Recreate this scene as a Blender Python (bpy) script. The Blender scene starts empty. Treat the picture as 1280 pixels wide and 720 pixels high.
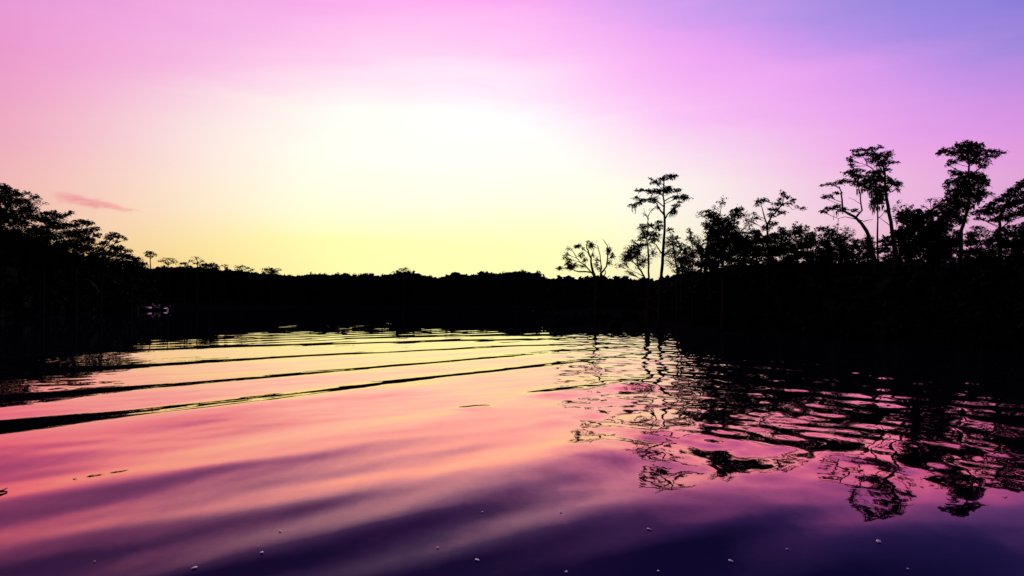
import bpy, math, random
import numpy as np
from mathutils import Vector

S = bpy.context.scene
COL = S.collection
rnd = random.Random(7)

# ------------------------------------------------------------------ camera
CAM_H = 2.0
F = 924.0                      # focal length in pixels of a 1280 wide frame
HORIZON = 375.0
PITCH = math.atan((HORIZON - 360.0) / F)
cam_data = bpy.data.cameras.new('camera')
cam_data.sensor_width = 36.0
cam_data.lens = 36.0 * F / 1280.0
cam_data.clip_start = 0.1
cam_data.clip_end = 20000.0
cam = bpy.data.objects.new('camera', cam_data)
COL.objects.link(cam)
cam.location = (0, 0, CAM_H)
cam.rotation_euler = (math.pi / 2 + PITCH, 0, 0)
S.camera = cam
CP, SP = math.cos(PITCH), math.sin(PITCH)


def pdir(x, y):
    u = (x - 640.0) / F
    v = (360.0 - y) / F
    return Vector((u, CP - v * SP, SP + v * CP))


def at(x, y, depth):
    """place of a point seen at x, y of the photograph, depth metres ahead"""
    d = pdir(x, y)
    return Vector((0, 0, CAM_H)) + d * (depth / d.y)


def on_water(x, y, z=0.0):
    d = pdir(x, y)
    return Vector((0, 0, CAM_H)) + d * ((z - CAM_H) / d.z)


def lin(c):
    out = []
    for v in c[:3]:
        v = v / 255.0
        out.append(v / 12.92 if v <= 0.04045 else ((v + 0.055) / 1.055) ** 2.4)
    return (out[0], out[1], out[2], 1.0)


# ------------------------------------------------------------------ world
def elev(x, y):
    d = pdir(x, y)
    return math.degrees(math.atan2(d.z, math.hypot(d.x, d.y)))


def azim(x, y=300):
    d = pdir(x, y)
    return math.atan2(d.x, d.y)


UP = [(36, (138, 104, 180)), (50, (74, 64, 134)), (70, (38, 36, 88)), (90, (26, 26, 66))]
COLUMNS = {   # azimuth: colour by elevation, top of frame downwards
    0: [(0, (250, 160, 226)), (60, (252, 150, 212)), (120, (252, 156, 202)), (180, (252, 168, 192)), (230, (252, 184, 186)), (270, (253, 194, 172)), (310, (252, 194, 152)), (345, (250, 190, 132))],
    220: [(0, (246, 170, 232)), (60, (251, 186, 230)), (120, (253, 218, 232)), (180, (254, 238, 230)), (230, (255, 242, 214)), (270, (254, 238, 190)), (310, (252, 232, 158)), (345, (251, 222, 136))],
    420: [(0, (251, 172, 238)), (50, (252, 200, 240)), (95, (254, 230, 244)), (140, (255, 252, 244)), (200, (254, 255, 242)), (260, (253, 255, 218)), (300, (250, 253, 172)), (345, (250, 251, 174))],
    640: [(0, (250, 164, 242)), (50, (252, 186, 242)), (100, (253, 216, 246)), (150, (255, 252, 250)), (210, (255, 255, 240)), (260, (253, 255, 220)), (300, (250, 253, 176)), (345, (250, 251, 176))],
    870: [(0, (208, 158, 242)), (40, (236, 160, 248)), (80, (250, 168, 246)), (140, (252, 190, 246)), (190, (251, 226, 244)), (240, (254, 250, 240)), (290, (254, 252, 222)), (345, (252, 246, 196))],
    1080: [(0, (165, 148, 232)), (50, (200, 154, 244)), (95, (244, 164, 250)), (150, (252, 172, 244)), (200, (252, 180, 234)), (250, (249, 200, 228)), (300, (248, 196, 218)), (345, (244, 180, 205))],
    1280: [(0, (130, 128, 228)), (50, (146, 140, 230)), (90, (180, 144, 238)), (140, (224, 152, 242)), (190, (244, 162, 238)), (250, (240, 172, 222)), (300, (236, 165, 205)), (345, (228, 158, 198))],
}
BACKS = [   # degrees of azimuth beyond the frame
    (-62, [(0, (190, 120, 140)), (8, (205, 130, 165)), (20, (176, 118, 178)), (36, (120, 92, 160)), (60, (48, 44, 104)), (90, (26, 26, 66))]),
    (62, [(0, (150, 104, 160)), (8, (160, 112, 184)), (20, (112, 98, 178)), (36, (84, 80, 158)), (60, (44, 44, 102)), (90, (26, 26, 66))]),
    (-110, [(0, (42, 30, 50)), (10, (46, 34, 60)), (30, (44, 38, 76)), (60, (30, 28, 70)), (90, (26, 26, 66))]),
    (110, [(0, (38, 30, 52)), (10, (42, 34, 64)), (30, (42, 38, 78)), (60, (30, 28, 70)), (90, (26, 26, 66))]),
    (-165, [(0, (18, 16, 32)), (20, (22, 20, 42)), (60, (24, 23, 56)), (90, (26, 26, 66))]),
    (165, [(0, (18, 16, 32)), (20, (22, 20, 42)), (60, (24, 23, 56)), (90, (26, 26, 66))]),
]

world = bpy.data.worlds.new('World')
S.world = world
world.use_nodes = True
nt = world.node_tree
nt.nodes.clear()


class NB:
    """small helper for node trees"""

    def __init__(self, tree):
        self.t = tree

    def n(self, kind, **kw):
        nd = self.t.nodes.new(kind)
        for k, v in kw.items():
            setattr(nd, k, v)
        return nd

    def put(self, sock, v):
        if isinstance(v, bpy.types.NodeSocket):
            self.t.links.new(v, sock)
        elif v is not None:
            sock.default_value = v

    def math(self, op, a, b=None, c=None, clamp=False):
        nd = self.n('ShaderNodeMath', operation=op, use_clamp=clamp)
        self.put(nd.inputs[0], a)
        if b is not None:
            self.put(nd.inputs[1], b)
        if c is not None:
            self.put(nd.inputs[2], c)
        return nd.outputs[0]

    def vmath(self, op, a, b=None, scale=None):
        nd = self.n('ShaderNodeVectorMath', operation=op)
        self.put(nd.inputs[0], a)
        if b is not None:
            self.put(nd.inputs[1], b)
        if scale is not None:
            self.put(nd.inputs['Scale'], scale)
        return nd.outputs['Value'] if op in ('DOT_PRODUCT', 'LENGTH') else nd.outputs['Vector']

    def ramp(self, fac, stops, mode='LINEAR'):
        nd = self.n('ShaderNodeValToRGB')
        cr = nd.color_ramp
        cr.interpolation = mode
        while len(cr.elements) < len(stops):
            cr.elements.new(0.5)
        for e, (p, c) in zip(cr.elements, stops):
            e.position = p
        for e, (p, c) in zip(cr.elements, stops):
            e.color = c
        self.put(nd.inputs[0], fac)
        return nd.outputs[0]

    def noise(self, vec, scale, detail=3.0, rough=0.5, dist=0.0):
        nd = self.n('ShaderNodeTexNoise')
        self.put(nd.inputs['Vector'], vec)
        nd.inputs['Scale'].default_value = scale
        nd.inputs['Detail'].default_value = detail
        nd.inputs['Roughness'].default_value = rough
        nd.inputs['Distortion'].default_value = dist
        return nd

    def maprange(self, v, a, b, c=0.0, d=1.0, smooth=True):
        nd = self.n('ShaderNodeMapRange', interpolation_type='SMOOTHSTEP' if smooth else 'LINEAR')
        self.put(nd.inputs[0], v)
        for k, x in enumerate((a, b, c, d)):
            nd.inputs[k + 1].default_value = x
        return nd.outputs[0]


W = NB(nt)
tc = W.n('ShaderNodeTexCoord')
dirn = W.vmath('NORMALIZE', tc.outputs['Generated'])
sep = W.n('ShaderNodeSeparateXYZ')
W.put(sep.inputs[0], dirn)
az = W.math('ARCTAN2', sep.outputs[0], sep.outputs[1])
el = W.math('MULTIPLY', W.math('ARCSINE', sep.outputs[2]), 180 / math.pi)
# faint cloud streaks push the elevation and azimuth about
stretch = W.n('ShaderNodeMapping')
W.put(stretch.inputs[0], dirn)
stretch.inputs['Scale'].default_value = (1.6, 1.6, 9.0)
stretch.inputs['Rotation'].default_value = (0.0, math.radians(9), 0.0)
nz = W.noise(stretch.outputs[0], 2.2, 5.0, 0.55, 0.4)
wob = W.math('SUBTRACT', nz.outputs[0], 0.5)
el2 = W.math('ADD', el, W.math('MULTIPLY', wob, W.maprange(el, 1.0, 14.0, 2.2, 4.8)))
EL0, EL1 = -4.0, 92.0
fac = W.math('POWER', W.math('DIVIDE', W.math('MAXIMUM', W.math('SUBTRACT', el2, EL0), 0.0), EL1 - EL0), 0.6)


def epos(e):
    return max(0.0, min(1.0, ((e - EL0) / (EL1 - EL0)) ** 0.6))


acc = None
wsum = None
cols = []
for px, stops in COLUMNS.items():
    st = [(elev(px, y), c) for y, c in stops][::-1] + UP
    cols.append((azim(px), math.radians(6.6), st))
for a, st in BACKS:
    cols.append((math.radians(a), math.radians(22.0 if abs(a) < 100 else 30.0), st))
for a0, sig, st in cols:
    r = W.ramp(fac, [(epos(e), lin(c)) for e, c in st])
    d = W.math('ABSOLUTE', W.math('SUBTRACT', az, a0))
    d = W.math('MINIMUM', d, W.math('SUBTRACT', 2 * math.pi, d))
    w = W.math('EXPONENT', W.math('MULTIPLY', W.math('MULTIPLY', d, d), -0.5 / sig ** 2))
    w = W.math('ADD', w, 1e-6)
    v = W.vmath('SCALE', r, scale=w)
    acc = v if acc is None else W.vmath('ADD', acc, v)
    wsum = w if wsum is None else W.math('ADD', wsum, w)
sky_col = W.vmath('SCALE', acc, scale=W.math('DIVIDE', 1.0, wsum))
# afterglow of the sun that has just gone down behind the wood
g = pdir(545, 215).normalized()
dot = W.vmath('DOT_PRODUCT', dirn, (g.x, g.y, g.z))
glow = W.math('EXPONENT', W.math('MULTIPLY', W.math('SUBTRACT', dot, 1.0), 30.0))
glow_c = W.vmath('SCALE', (0.12, 0.12, 0.07), scale=glow)
sky_col = W.vmath('ADD', sky_col, glow_c)
# physical sky underneath, at dusk strength
SUN_AZ = azim(520)
SUN_EL = math.radians(1.0)
nish = W.n('ShaderNodeTexSky', sky_type='NISHITA')
nish.sun_disc = False
nish.sun_elevation = SUN_EL
nish.sun_rotation = SUN_AZ
bg1 = W.n('ShaderNodeBackground')
W.put(bg1.inputs[0], sky_col)
bg1.inputs[1].default_value = 1.0
bg2 = W.n('ShaderNodeBackground')
W.put(bg2.inputs[0], nish.outputs[0])
bg2.inputs[1].default_value = 0.004
ad = W.n('ShaderNodeAddShader')
nt.links.new(bg1.outputs[0], ad.inputs[0])
nt.links.new(bg2.outputs[0], ad.inputs[1])
wo = W.n('ShaderNodeOutputWorld')
nt.links.new(ad.outputs[0], wo.inputs[0])

sun_d = bpy.data.lights.new('sun', 'SUN')
sun_d.energy = 0.25
sun_d.angle = math.radians(3.0)
sun_d.color = (1.0, 0.72, 0.5)
sun = bpy.data.objects.new('sun', sun_d)
COL.objects.link(sun)
sd = Vector((math.sin(SUN_AZ) * math.cos(SUN_EL), math.cos(SUN_AZ) * math.cos(SUN_EL), math.sin(SUN_EL)))
sun.rotation_euler = sd.to_track_quat('Z', 'Y').to_euler()

S.view_settings.view_transform = 'Standard'
S.view_settings.look = 'None'
S.view_settings.exposure = 0.0
S.view_settings.gamma = 1.0
S.cycles.max_bounces = 6
S.cycles.glossy_bounces = 4
S.cycles.transparent_max_bounces = 8


# ------------------------------------------------------------------ materials
def material(name):
    m = bpy.data.materials.new(name)
    m.use_nodes = True
    m.node_tree.nodes.clear()
    b = NB(m.node_tree)
    out = b.n('ShaderNodeOutputMaterial')
    return m, b, out


def plain(name, c1, c2, scale=4.0, rough=0.9, spec=0.03, coat=0.0, metal=0.0, translucent=None):
    m, b, out = material(name)
    p = b.n('ShaderNodeBsdfPrincipled')
    tcn = b.n('ShaderNodeTexCoord')
    ns = b.noise(tcn.outputs['Object'], scale, 4.0)
    c = b.ramp(ns.outputs[0], [(0.35, (*c1, 1)), (0.65, (*c2, 1))])
    b.put(p.inputs['Base Color'], c)
    p.inputs['Roughness'].default_value = rough
    p.inputs['Specular IOR Level'].default_value = spec
    p.inputs['Metallic'].default_value = metal
    p.inputs['Coat Weight'].default_value = coat
    sh = p.outputs[0]
    if translucent:
        t = b.n('ShaderNodeBsdfTranslucent')
        t.inputs[0].default_value = (*translucent[:3], 1)
        mx = b.n('ShaderNodeMixShader')
        mx.inputs[0].default_value = translucent[3]
        b.t.links.new(sh, mx.inputs[1])
        b.t.links.new(t.outputs[0], mx.inputs[2])
        sh = mx.outputs[0]
    b.t.links.new(sh, out.inputs[0])
    return m


M_BARK = plain('bark', (0.035, 0.026, 0.02), (0.06, 0.046, 0.036), 6.0)
M_LEAF = plain('cypress_needles', (0.022, 0.034, 0.014), (0.04, 0.055, 0.022), 1.5)
M_LEAF2 = plain('broad_leaves', (0.02, 0.035, 0.012), (0.045, 0.06, 0.02), 1.5)
M_PINE = plain('pine_needles', (0.018, 0.032, 0.016), (0.035, 0.05, 0.024), 1.0)
M_RED = plain('reddish_leaves', (0.09, 0.035, 0.028), (0.14, 0.05, 0.04), 3.0, translucent=(0.48, 0.16, 0.15, 0.75))
M_MOSS = plain('hanging_moss', (0.05, 0.05, 0.042), (0.08, 0.08, 0.068), 5.0)
M_MUD = plain('bank_soil', (0.012, 0.010, 0.008), (0.028, 0.022, 0.016), 0.8, spec=0.0)
M_WHITE = plain('white_gelcoat', (0.72, 0.70, 0.72), (0.8, 0.78, 0.8), 3.0, rough=0.12, spec=0.6, coat=0.6)
M_NAVY = plain('navy_gelcoat', (0.01, 0.012, 0.05), (0.014, 0.018, 0.07), 3.0, rough=0.25, spec=0.5)
M_METAL = plain('brushed_aluminium', (0.55, 0.55, 0.58), (0.65, 0.65, 0.68), 20.0, rough=0.22, spec=0.5, metal=1.0)
M_BLACK = plain('black_plastic', (0.015, 0.015, 0.017), (0.03, 0.03, 0.033), 8.0, rough=0.4, spec=0.4)
M_PETAL = plain('pale_floating_leaf', (0.75, 0.7, 0.72), (0.85, 0.8, 0.82), 90.0, rough=0.32, spec=0.6, metal=0.75)
M_GLASS = plain('tinted_screen', (0.10, 0.11, 0.14), (0.14, 0.15, 0.18), 4.0, rough=0.05, spec=0.8)

# water: coloured mirror, reflection's salmon and navy put into its tint by viewing angle
M_WATER, b, out = material('river_water')
tcn = b.n('ShaderNodeTexCoord')
geo = b.n('ShaderNodeNewGeometry')
pos = geo.outputs['Position']
sepw = b.n('ShaderNodeSeparateXYZ')
b.put(sepw.inputs[0], pos)
att = b.n('ShaderNodeAttribute', attribute_name='rough_water')
calm = att.outputs['Fac']
mp = b.n('ShaderNodeMapping')
b.put(mp.inputs[0], pos)
mp.inputs['Rotation'].default_value = (0, 0, math.radians(38))
mp.inputs['Scale'].default_value = (1.0, 0.35, 1.0)
n1 = b.noise(mp.outputs[0], 2.2, 4.0, 0.55, 0.5)
n2 = b.noise(pos, 0.55, 3.0, 0.5)
n3 = b.noise(pos, 9.0, 2.0, 0.5)
s1 = b.vmath('SUBTRACT', n1.outputs['Color'], (0.5, 0.5, 0.5))
s3 = b.vmath('SUBTRACT', n3.outputs['Color'], (0.5, 0.5, 0.5))
still = b.math('DIVIDE', 1.0, b.math('ADD', 1.0, b.math('POWER', b.math('DIVIDE', sepw.outputs[1], 26.0), 3.0)))
amp1 = b.math('MULTIPLY', b.math('MULTIPLY_ADD', calm, 0.045, 0.018), still)
amp3 = b.math('MULTIPLY', b.math('MULTIPLY_ADD', calm, 0.010, 0.009), still)
sl = b.vmath('ADD', b.vmath('SCALE', s1, scale=amp1), b.vmath('SCALE', s3, scale=amp3))
sl = b.vmath('MULTIPLY', sl, (1.0, 1.0, 0.0))
nrm = b.vmath('NORMALIZE', b.vmath('ADD', geo.outputs['Normal'], sl))
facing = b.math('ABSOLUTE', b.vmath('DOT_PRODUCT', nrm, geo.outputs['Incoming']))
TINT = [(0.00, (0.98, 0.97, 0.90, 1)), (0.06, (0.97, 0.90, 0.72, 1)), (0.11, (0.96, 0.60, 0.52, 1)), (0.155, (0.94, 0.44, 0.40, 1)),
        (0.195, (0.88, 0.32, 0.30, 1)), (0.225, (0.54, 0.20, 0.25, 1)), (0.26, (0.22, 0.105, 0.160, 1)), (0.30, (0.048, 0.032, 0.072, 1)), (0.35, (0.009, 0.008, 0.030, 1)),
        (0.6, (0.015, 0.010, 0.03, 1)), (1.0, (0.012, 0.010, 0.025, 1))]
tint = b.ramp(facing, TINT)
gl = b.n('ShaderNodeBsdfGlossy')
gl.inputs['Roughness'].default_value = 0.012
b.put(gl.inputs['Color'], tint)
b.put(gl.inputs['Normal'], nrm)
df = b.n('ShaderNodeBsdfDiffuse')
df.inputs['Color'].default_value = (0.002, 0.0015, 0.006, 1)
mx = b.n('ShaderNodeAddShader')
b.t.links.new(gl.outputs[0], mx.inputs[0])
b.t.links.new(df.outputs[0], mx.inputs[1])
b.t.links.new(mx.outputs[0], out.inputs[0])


# ------------------------------------------------------------------ object helpers
def children(o):
    return [c for c in bpy.data.objects if c.parent == o]


def mesh(name, V, Fc, mat, smooth=False):
    me = bpy.data.meshes.new(name)
    if isinstance(V, np.ndarray):
        V = V.tolist()
    me.from_pydata([tuple(v) for v in V], [], Fc)
    me.materials.append(mat)
    if smooth:
        me.polygons.foreach_set('use_smooth', [True] * len(me.polygons))
    me.update()
    return me


def obj(name, me, parent=None, label=None, cat=None, group=None, kind=None, loc=None):
    o = bpy.data.objects.new(name, me)
    COL.objects.link(o)
    if parent is not None:
        o.parent = parent
    if loc is not None:
        o.location = loc
    if label:
        o['label'] = label
    if cat:
        o['category'] = cat
    if group:
        o['group'] = group
    if kind:
        o['kind'] = kind
    return o


class MB:
    """collects tubes and leaves; vertices are relative to an origin"""

    def __init__(self, org=(0, 0, 0)):
        self.V = []
        self.F = []
        self.o = Vector(org)

    def tube(self, pts, radii, n=6):
        pts = [Vector(p) for p in pts]
        base = len(self.V)
        for i, p in enumerate(pts):
            if i == 0:
                t = pts[1] - pts[0]
            elif i == len(pts) - 1:
                t = pts[-1] - pts[-2]
            else:
                t = pts[i + 1] - pts[i - 1]
            t = t.normalized() if t.length > 1e-9 else Vector((0, 0, 1))
            a = t.cross(Vector((0.3, 1, 0.1))).normalized()
            c = t.cross(a)
            r = radii[i] if isinstance(radii, (list, tuple)) else radii
            for k in range(n):
                an = 2 * math.pi * k / n
                rr = r * (1 + 0.10 * math.sin(3 * an + i))
                q = p + a * (math.cos(an) * rr) + c * (math.sin(an) * rr) - self.o
                self.V.append((q.x, q.y, q.z))
        for i in range(len(pts) - 1):
            for k in range(n):
                k2 = (k + 1) % n
                self.F.append((base + i * n + k, base + i * n + k2, base + (i + 1) * n + k2, base + (i + 1) * n + k))
        self.F.append(tuple(base + k for k in range(n))[::-1])
        e = base + (len(pts) - 1) * n
        self.F.append(tuple(e + k for k in range(n)))

    def leaf(self, p, size, flat=0.5, aspect=2.4, rn=rnd):
        """one small irregular spray of leaves"""
        an = rn.uniform(0, 2 * math.pi)
        tilt = rn.gauss(0, 1) * (1 - flat)
        d = Vector((math.cos(an), math.sin(an), tilt)).normalized()
        s = d.cross(Vector((rn.gauss(0, 0.5), rn.gauss(0, 0.5), 1))).normalized()
        L = size * rn.uniform(0.6, 1.3)
        w = L / aspect * rn.uniform(0.7, 1.3)
        u = Vector((0, 0, 1)) * (L * rn.uniform(-0.25, 0.25))
        q = p - self.o
        b0 = len(self.V)
        for v in (q - d * L * 0.5, q - d * L * 0.05 + s * w + u, q + d * L * 0.5 + u * 0.3, q + d * L * 0.1 - s * w - u * 0.4):
            self.V.append((v.x, v.y, v.z))
        self.F.append((b0, b0 + 1, b0 + 2))
        self.F.append((b0, b0 + 2, b0 + 3))

    def box(self, lo, hi):
        b0 = len(self.V)
        for z in (lo[2], hi[2]):
            for x, y in ((lo[0], lo[1]), (hi[0], lo[1]), (hi[0], hi[1]), (lo[0], hi[1])):
                self.V.append((x - self.o.x, y - self.o.y, z - self.o.z))
        for f in ((0, 3, 2, 1), (4, 5, 6, 7), (0, 1, 5, 4), (1, 2, 6, 5), (2, 3, 7, 6), (3, 0, 4, 7)):
            self.F.append(tuple(b0 + i for i in f))

    def build(self, name, mat, parent=None, smooth=False, **kw):
        return obj(name, mesh(name, self.V, self.F, mat, smooth), parent, **kw)


def bez(a, c, d, n=6):
    return [a * (1 - t) ** 2 + c * (2 * t * (1 - t)) + d * t * t for t in [i / n for i in range(n + 1)]]


# ------------------------------------------------------------------ shoreline, ground, water
RIVER = [(26, -80), (27, 5), (25, 18), (22.6, 31), (19.6, 39), (15.5, 43), (9.2, 45.5), (5.2, 48.5), (3.4, 53), (5.0, 57.5), (10, 60), (16, 65), (19.5, 80), (17, 98), (10, 106), (5.2, 112), (6.0, 124), (14, 150), (28, 205),
         (15, 222), (-20, 226), (-60, 222), (-98, 196), (-90, 165), (-78, 146), (-69.5, 129), (-61.5, 101), (-56, 81), (-50, 60), (-46, 30), (-46, -80)]
RIV = np.array(RIVER, dtype=float)


def shore_dist(X, Y):
    """signed distance to the shoreline, positive on land"""
    X = np.asarray(X, float)
    Y = np.asarray(Y, float)
    dmin = np.full(X.shape, 1e9)
    inside = np.zeros(X.shape, bool)
    n = len(RIV)
    for i in range(n):
        x0, y0 = RIV[i]
        x1, y1 = RIV[(i + 1) % n]
        dx, dy = x1 - x0, y1 - y0
        t = np.clip(((X - x0) * dx + (Y - y0) * dy) / (dx * dx + dy * dy), 0, 1)
        dmin = np.minimum(dmin, np.hypot(X - x0 - t * dx, Y - y0 - t * dy))
        cond = ((y0 > Y) != (y1 > Y)) & (X < (x1 - x0) * (Y - y0) / (y1 - y0 + 1e-12) + x0)
        inside ^= cond
    return np.where(inside, -dmin, dmin)


def land_z(X, Y):
    d = shore_dist(X, Y)
    z = np.clip(d * 0.25, -1.4, 0.35)
    z = z + np.clip((d - 2) / 10, 0, 1) * 0.9
    z = z + np.where(d > 0, 0.12 * np.sin(X * 0.7) * np.cos(Y * 0.5), 0)
    return z


def grid(xs, ys, zf):
    X, Y = np.meshgrid(xs, ys)
    Z = zf(X, Y)
    nx, ny = len(xs), len(ys)
    V = np.stack([X, Y, Z], -1).reshape(-1, 3)
    i = np.arange(nx - 1)
    j = np.arange(ny - 1)
    I, J = np.meshgrid(i, j)
    a = (J * nx + I).ravel()
    Fq = np.stack([a, a + 1, a + nx + 1, a + nx], -1)
    return V, Fq, X, Y


def grid_mesh(name, V, Fq, mat):
    me = bpy.data.meshes.new(name)
    me.vertices.add(len(V))
    me.vertices.foreach_set('co', V.astype(np.float32).ravel())
    me.loops.add(Fq.size)
    me.loops.foreach_set('vertex_index', Fq.astype(np.int32).ravel())
    me.polygons.add(len(Fq))
    me.polygons.foreach_set('loop_start', np.arange(0, Fq.size, 4, dtype=np.int32))
    me.polygons.foreach_set('use_smooth', np.ones(len(Fq), bool))
    me.materials.append(mat)
    me.update(calc_edges=True)
    me.validate()
    return me


def spread(fine, outer):
    return np.unique(np.round(np.concatenate([fine, outer]), 3))


xs = spread(np.arange(-130, 60, 2.0), np.array([-6000, -3000, -1500, -800, -500, -350, -260, -200, -160, 70, 90, 120, 180, 300, 500, 900, 1800, 3000, 6000.]))
ys = spread(np.arange(-20, 260, 2.0), np.array([-3000, -1500, -700, -300, -150, -80, -40, 280, 320, 400, 550, 800, 1400, 2500, 4500, 8000.]))
V, Fq, _, _ = grid(xs, ys, land_z)
obj('ground', grid_mesh('ground', V, Fq, M_MUD), kind='structure')

# crests of the boat wakes, measured along the river: (points of the dark back face, height, half width)
CRESTS = [   # points, width of the steep back face at the near end and at the far end
    ([(-60, 546), (0, 539), (140, 521), (300, 503), (400, 491), (520, 475), (700, 455), (800, 443), (880, 437)], 1.7, 0.85),
    ([(-60, 508), (0, 501), (130, 488), (250, 478), (400, 467), (640, 444), (740, 436), (800, 432)], 1.6, 0.85),
    ([(-60, 476), (0, 468), (150, 459), (330, 448), (500, 440), (640, 433), (800, 429)], 2.2, 1.2),
    ([(0, 446), (130, 438), (250, 435), (400, 430), (630, 425), (760, 423)], 2.2, 2.0),
    ([(420, 424), (560, 420), (660, 419), (800, 418)], 2.0, 2.0),  # added crest, stretches the dark reflection below the far wood
    ([(634, 497), (700, 487), (800, 473), (880, 463)], 0.60, 0.7),
    ([(555, 512), (580, 510), (612, 506)], 0.30, 0.28),
]


def seg_field(X, Y, pts):
    """signed distance across and position along a polyline of world points"""
    best = np.full(X.shape, 1e9)
    sgn = np.zeros(X.shape)
    along = np.zeros(X.shape)
    L = 0.0
    for (a, c) in zip(pts[:-1], pts[1:]):
        dx, dy = c[0] - a[0], c[1] - a[1]
        ln = math.hypot(dx, dy)
        t = np.clip(((X - a[0]) * dx + (Y - a[1]) * dy) / ln ** 2, 0, 1)
        qx, qy = X - a[0] - t * dx, Y - a[1] - t * dy
        d = np.hypot(qx, qy)
        cr = (dx * qy - dy * qx) / ln
        m = d < best
        best = np.where(m, d, best)
        sgn = np.where(m, cr, sgn)
        along = np.where(m, L + t * ln, along)
        L += ln
    return best * np.sign(sgn), along, L


def resample(pts, n=26):
    P = np.array([(p.x, p.y) for p in pts])
    d = np.r_[0, np.cumsum(np.hypot(*np.diff(P, axis=0).T))]
    t = np.linspace(0, d[-1], n)
    x = np.interp(t, d, P[:, 0])
    y = np.interp(t, d, P[:, 1])
    for _ in range(25):
        x[1:-1] = (x[:-2] + 2 * x[1:-1] + x[2:]) / 4
        y[1:-1] = (y[:-2] + 2 * y[1:-1] + y[2:]) / 4
    return list(zip(x, y))


nr = np.random.RandomState(11)


def smooth01(v, a, c):
    t = np.clip((v - a) / (c - a), 0, 1)
    return t * t * (3 - 2 * t)


def waves(lam0, lam1, n, slope, ang0, ang1, X, Y):
    """sum of n random sine waves with the given rms slope"""
    Z = np.zeros(X.shape)
    for _ in range(n):
        lam = math.exp(nr.uniform(math.log(lam0), math.log(lam1)))
        an = nr.uniform(ang0, ang1)
        k = 2 * math.pi / lam
        a = slope * math.sqrt(2.0 / n) / k
        Z += a * np.sin(k * (X * math.cos(an) + Y * math.sin(an)) + nr.uniform(0, 6.28))
    return Z


def disturbed(X, Y):
    """how ruffled the surface is: the shallows off the right bank, and far out"""
    xp = 640 + F * X / np.maximum(Y, 3)
    right = smooth01(X, -0.7 + 0.035 * Y, 1.5 + 0.075 * Y) * smooth01(Y, 6.5, 10.5)
    far = smooth01(Y, 30, 60) * 0.04
    return np.clip(np.maximum(right, far), 0, 1)


def water_z(X, Y):
    Z = np.zeros(X.shape)
    # slow bending so that no crest is ruler straight
    wx = 0.16 * np.sin(X * 0.6 + Y * 0.35) + 0.12 * np.sin(X * 0.37 - Y * 0.5 + 2) + 0.03 * np.sin(2.3 * X + 1.1 * Y)
    for pts, w0, w1 in CRESTS:
        P = resample([on_water(*p) for p in pts])
        s, al, L = seg_field(X + wx * 0.3, Y + wx, P)
        f = smooth01(al, 1.5, 11.0)
        w = w0 + (w1 - w0) * f
        w = w * (1 + 0.12 * np.sin(al * 0.7 + w0 * 9) + 0.07 * np.sin(al * 1.7 + 1))
        # the back face falls away at half the angle under which it is seen
        ux, uy = P[-1][0] - P[0][0], P[-1][1] - P[0][1]
        ul = math.hypot(ux, uy)
        dist = np.maximum(np.hypot(X, Y), 4.0)
        across = np.clip((-uy * X + ux * Y) / (ul * dist), 0.45, 1.0)
        slope = np.minimum(0.74 / dist / across, 0.10)
        fade = smooth01(al, 0, 1.2) * smooth01(L - al, 0, 4.0)
        if pts[0][0] <= 0:
            fade = smooth01(L - al, 0, 4.0)
        if len(pts) == 3:
            fade = smooth01(al, 0, 0.4) * smooth01(L - al, 0, 0.4)
        a = slope * w * fade
        t = 0.5 - s / w
        back = (np.clip(t - 0.07, 0, 1) + np.clip(t, 0, 1) + np.clip(t + 0.07, 0, 1)) / 3
        front = np.exp(-(np.maximum(-s - w * 0.5, 0) / ((1.05 + 0.6 * f) * w)) ** 2)
        Z += a * back * front
    n_ang = math.atan2(0.64, -0.77)
    L_ = 0.35 + 0.65 * smooth01(X + 0.35 * Y, -3.5, 0.5)
    Z += L_ * waves(2.0, 4.0, 7, 0.016, n_ang - 0.12, n_ang + 0.18, X, Y) * smooth01(-Y, -20, -10)
    Z += L_ ** 1.6 * waves(1.0, 2.1, 10, 0.033, n_ang - 0.25, n_ang + 0.35, X, Y) * (0.25 + 0.75 * smooth01(-Y, -11, -6))
    Z += waves(0.4, 0.9, 10, 0.006, n_ang - 0.5, n_ang + 0.4, X, Y) * smooth01(-Y, -30, -8)
    Z += waves(0.3, 0.9, 14, 0.0055, n_ang - 1.0, n_ang + 0.9, X, Y) * smooth01(Y, 9, 14) * smooth01(-Y, -42, -25)
    m = disturbed(X, Y)
    Z += waves(0.9, 2.4, 26, 0.024, -1.05, 1.05, X, Y) * m
    Z += waves(0.40, 0.9, 28, 0.026, -1.3, 1.3, X, Y) * m
    # light chop where the open reach begins
    Z += waves(1.5, 4.0, 14, 0.003, 0.9, 2.3, X, Y) * smooth01(Y, 26, 34) * smooth01(-Y, -75, -45)
    # broad near swell on the right, added to darken the water there
    ramp = np.interp(Y, [-10, 3.5, 5.0, 7.2, 9, 12, 20], [-0.07, -0.085, -0.05, 0.022, 0.016, 0.005, 0.0])
    k = 0.6
    ramp = (ramp + np.interp(Y - k, [-10, 3.5, 5.0, 7.2, 9, 12, 20], [-0.07, -0.085, -0.05, 0.022, 0.016, 0.005, 0.0]) + np.interp(Y + k, [-10, 3.5, 5.0, 7.2, 9, 12, 20], [-0.07, -0.085, -0.05, 0.022, 0.016, 0.005, 0.0])) / 3
    Z += ramp * smooth01(X - 0.15 * (Y - 6), -1.6, 1.8)
    return Z


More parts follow.
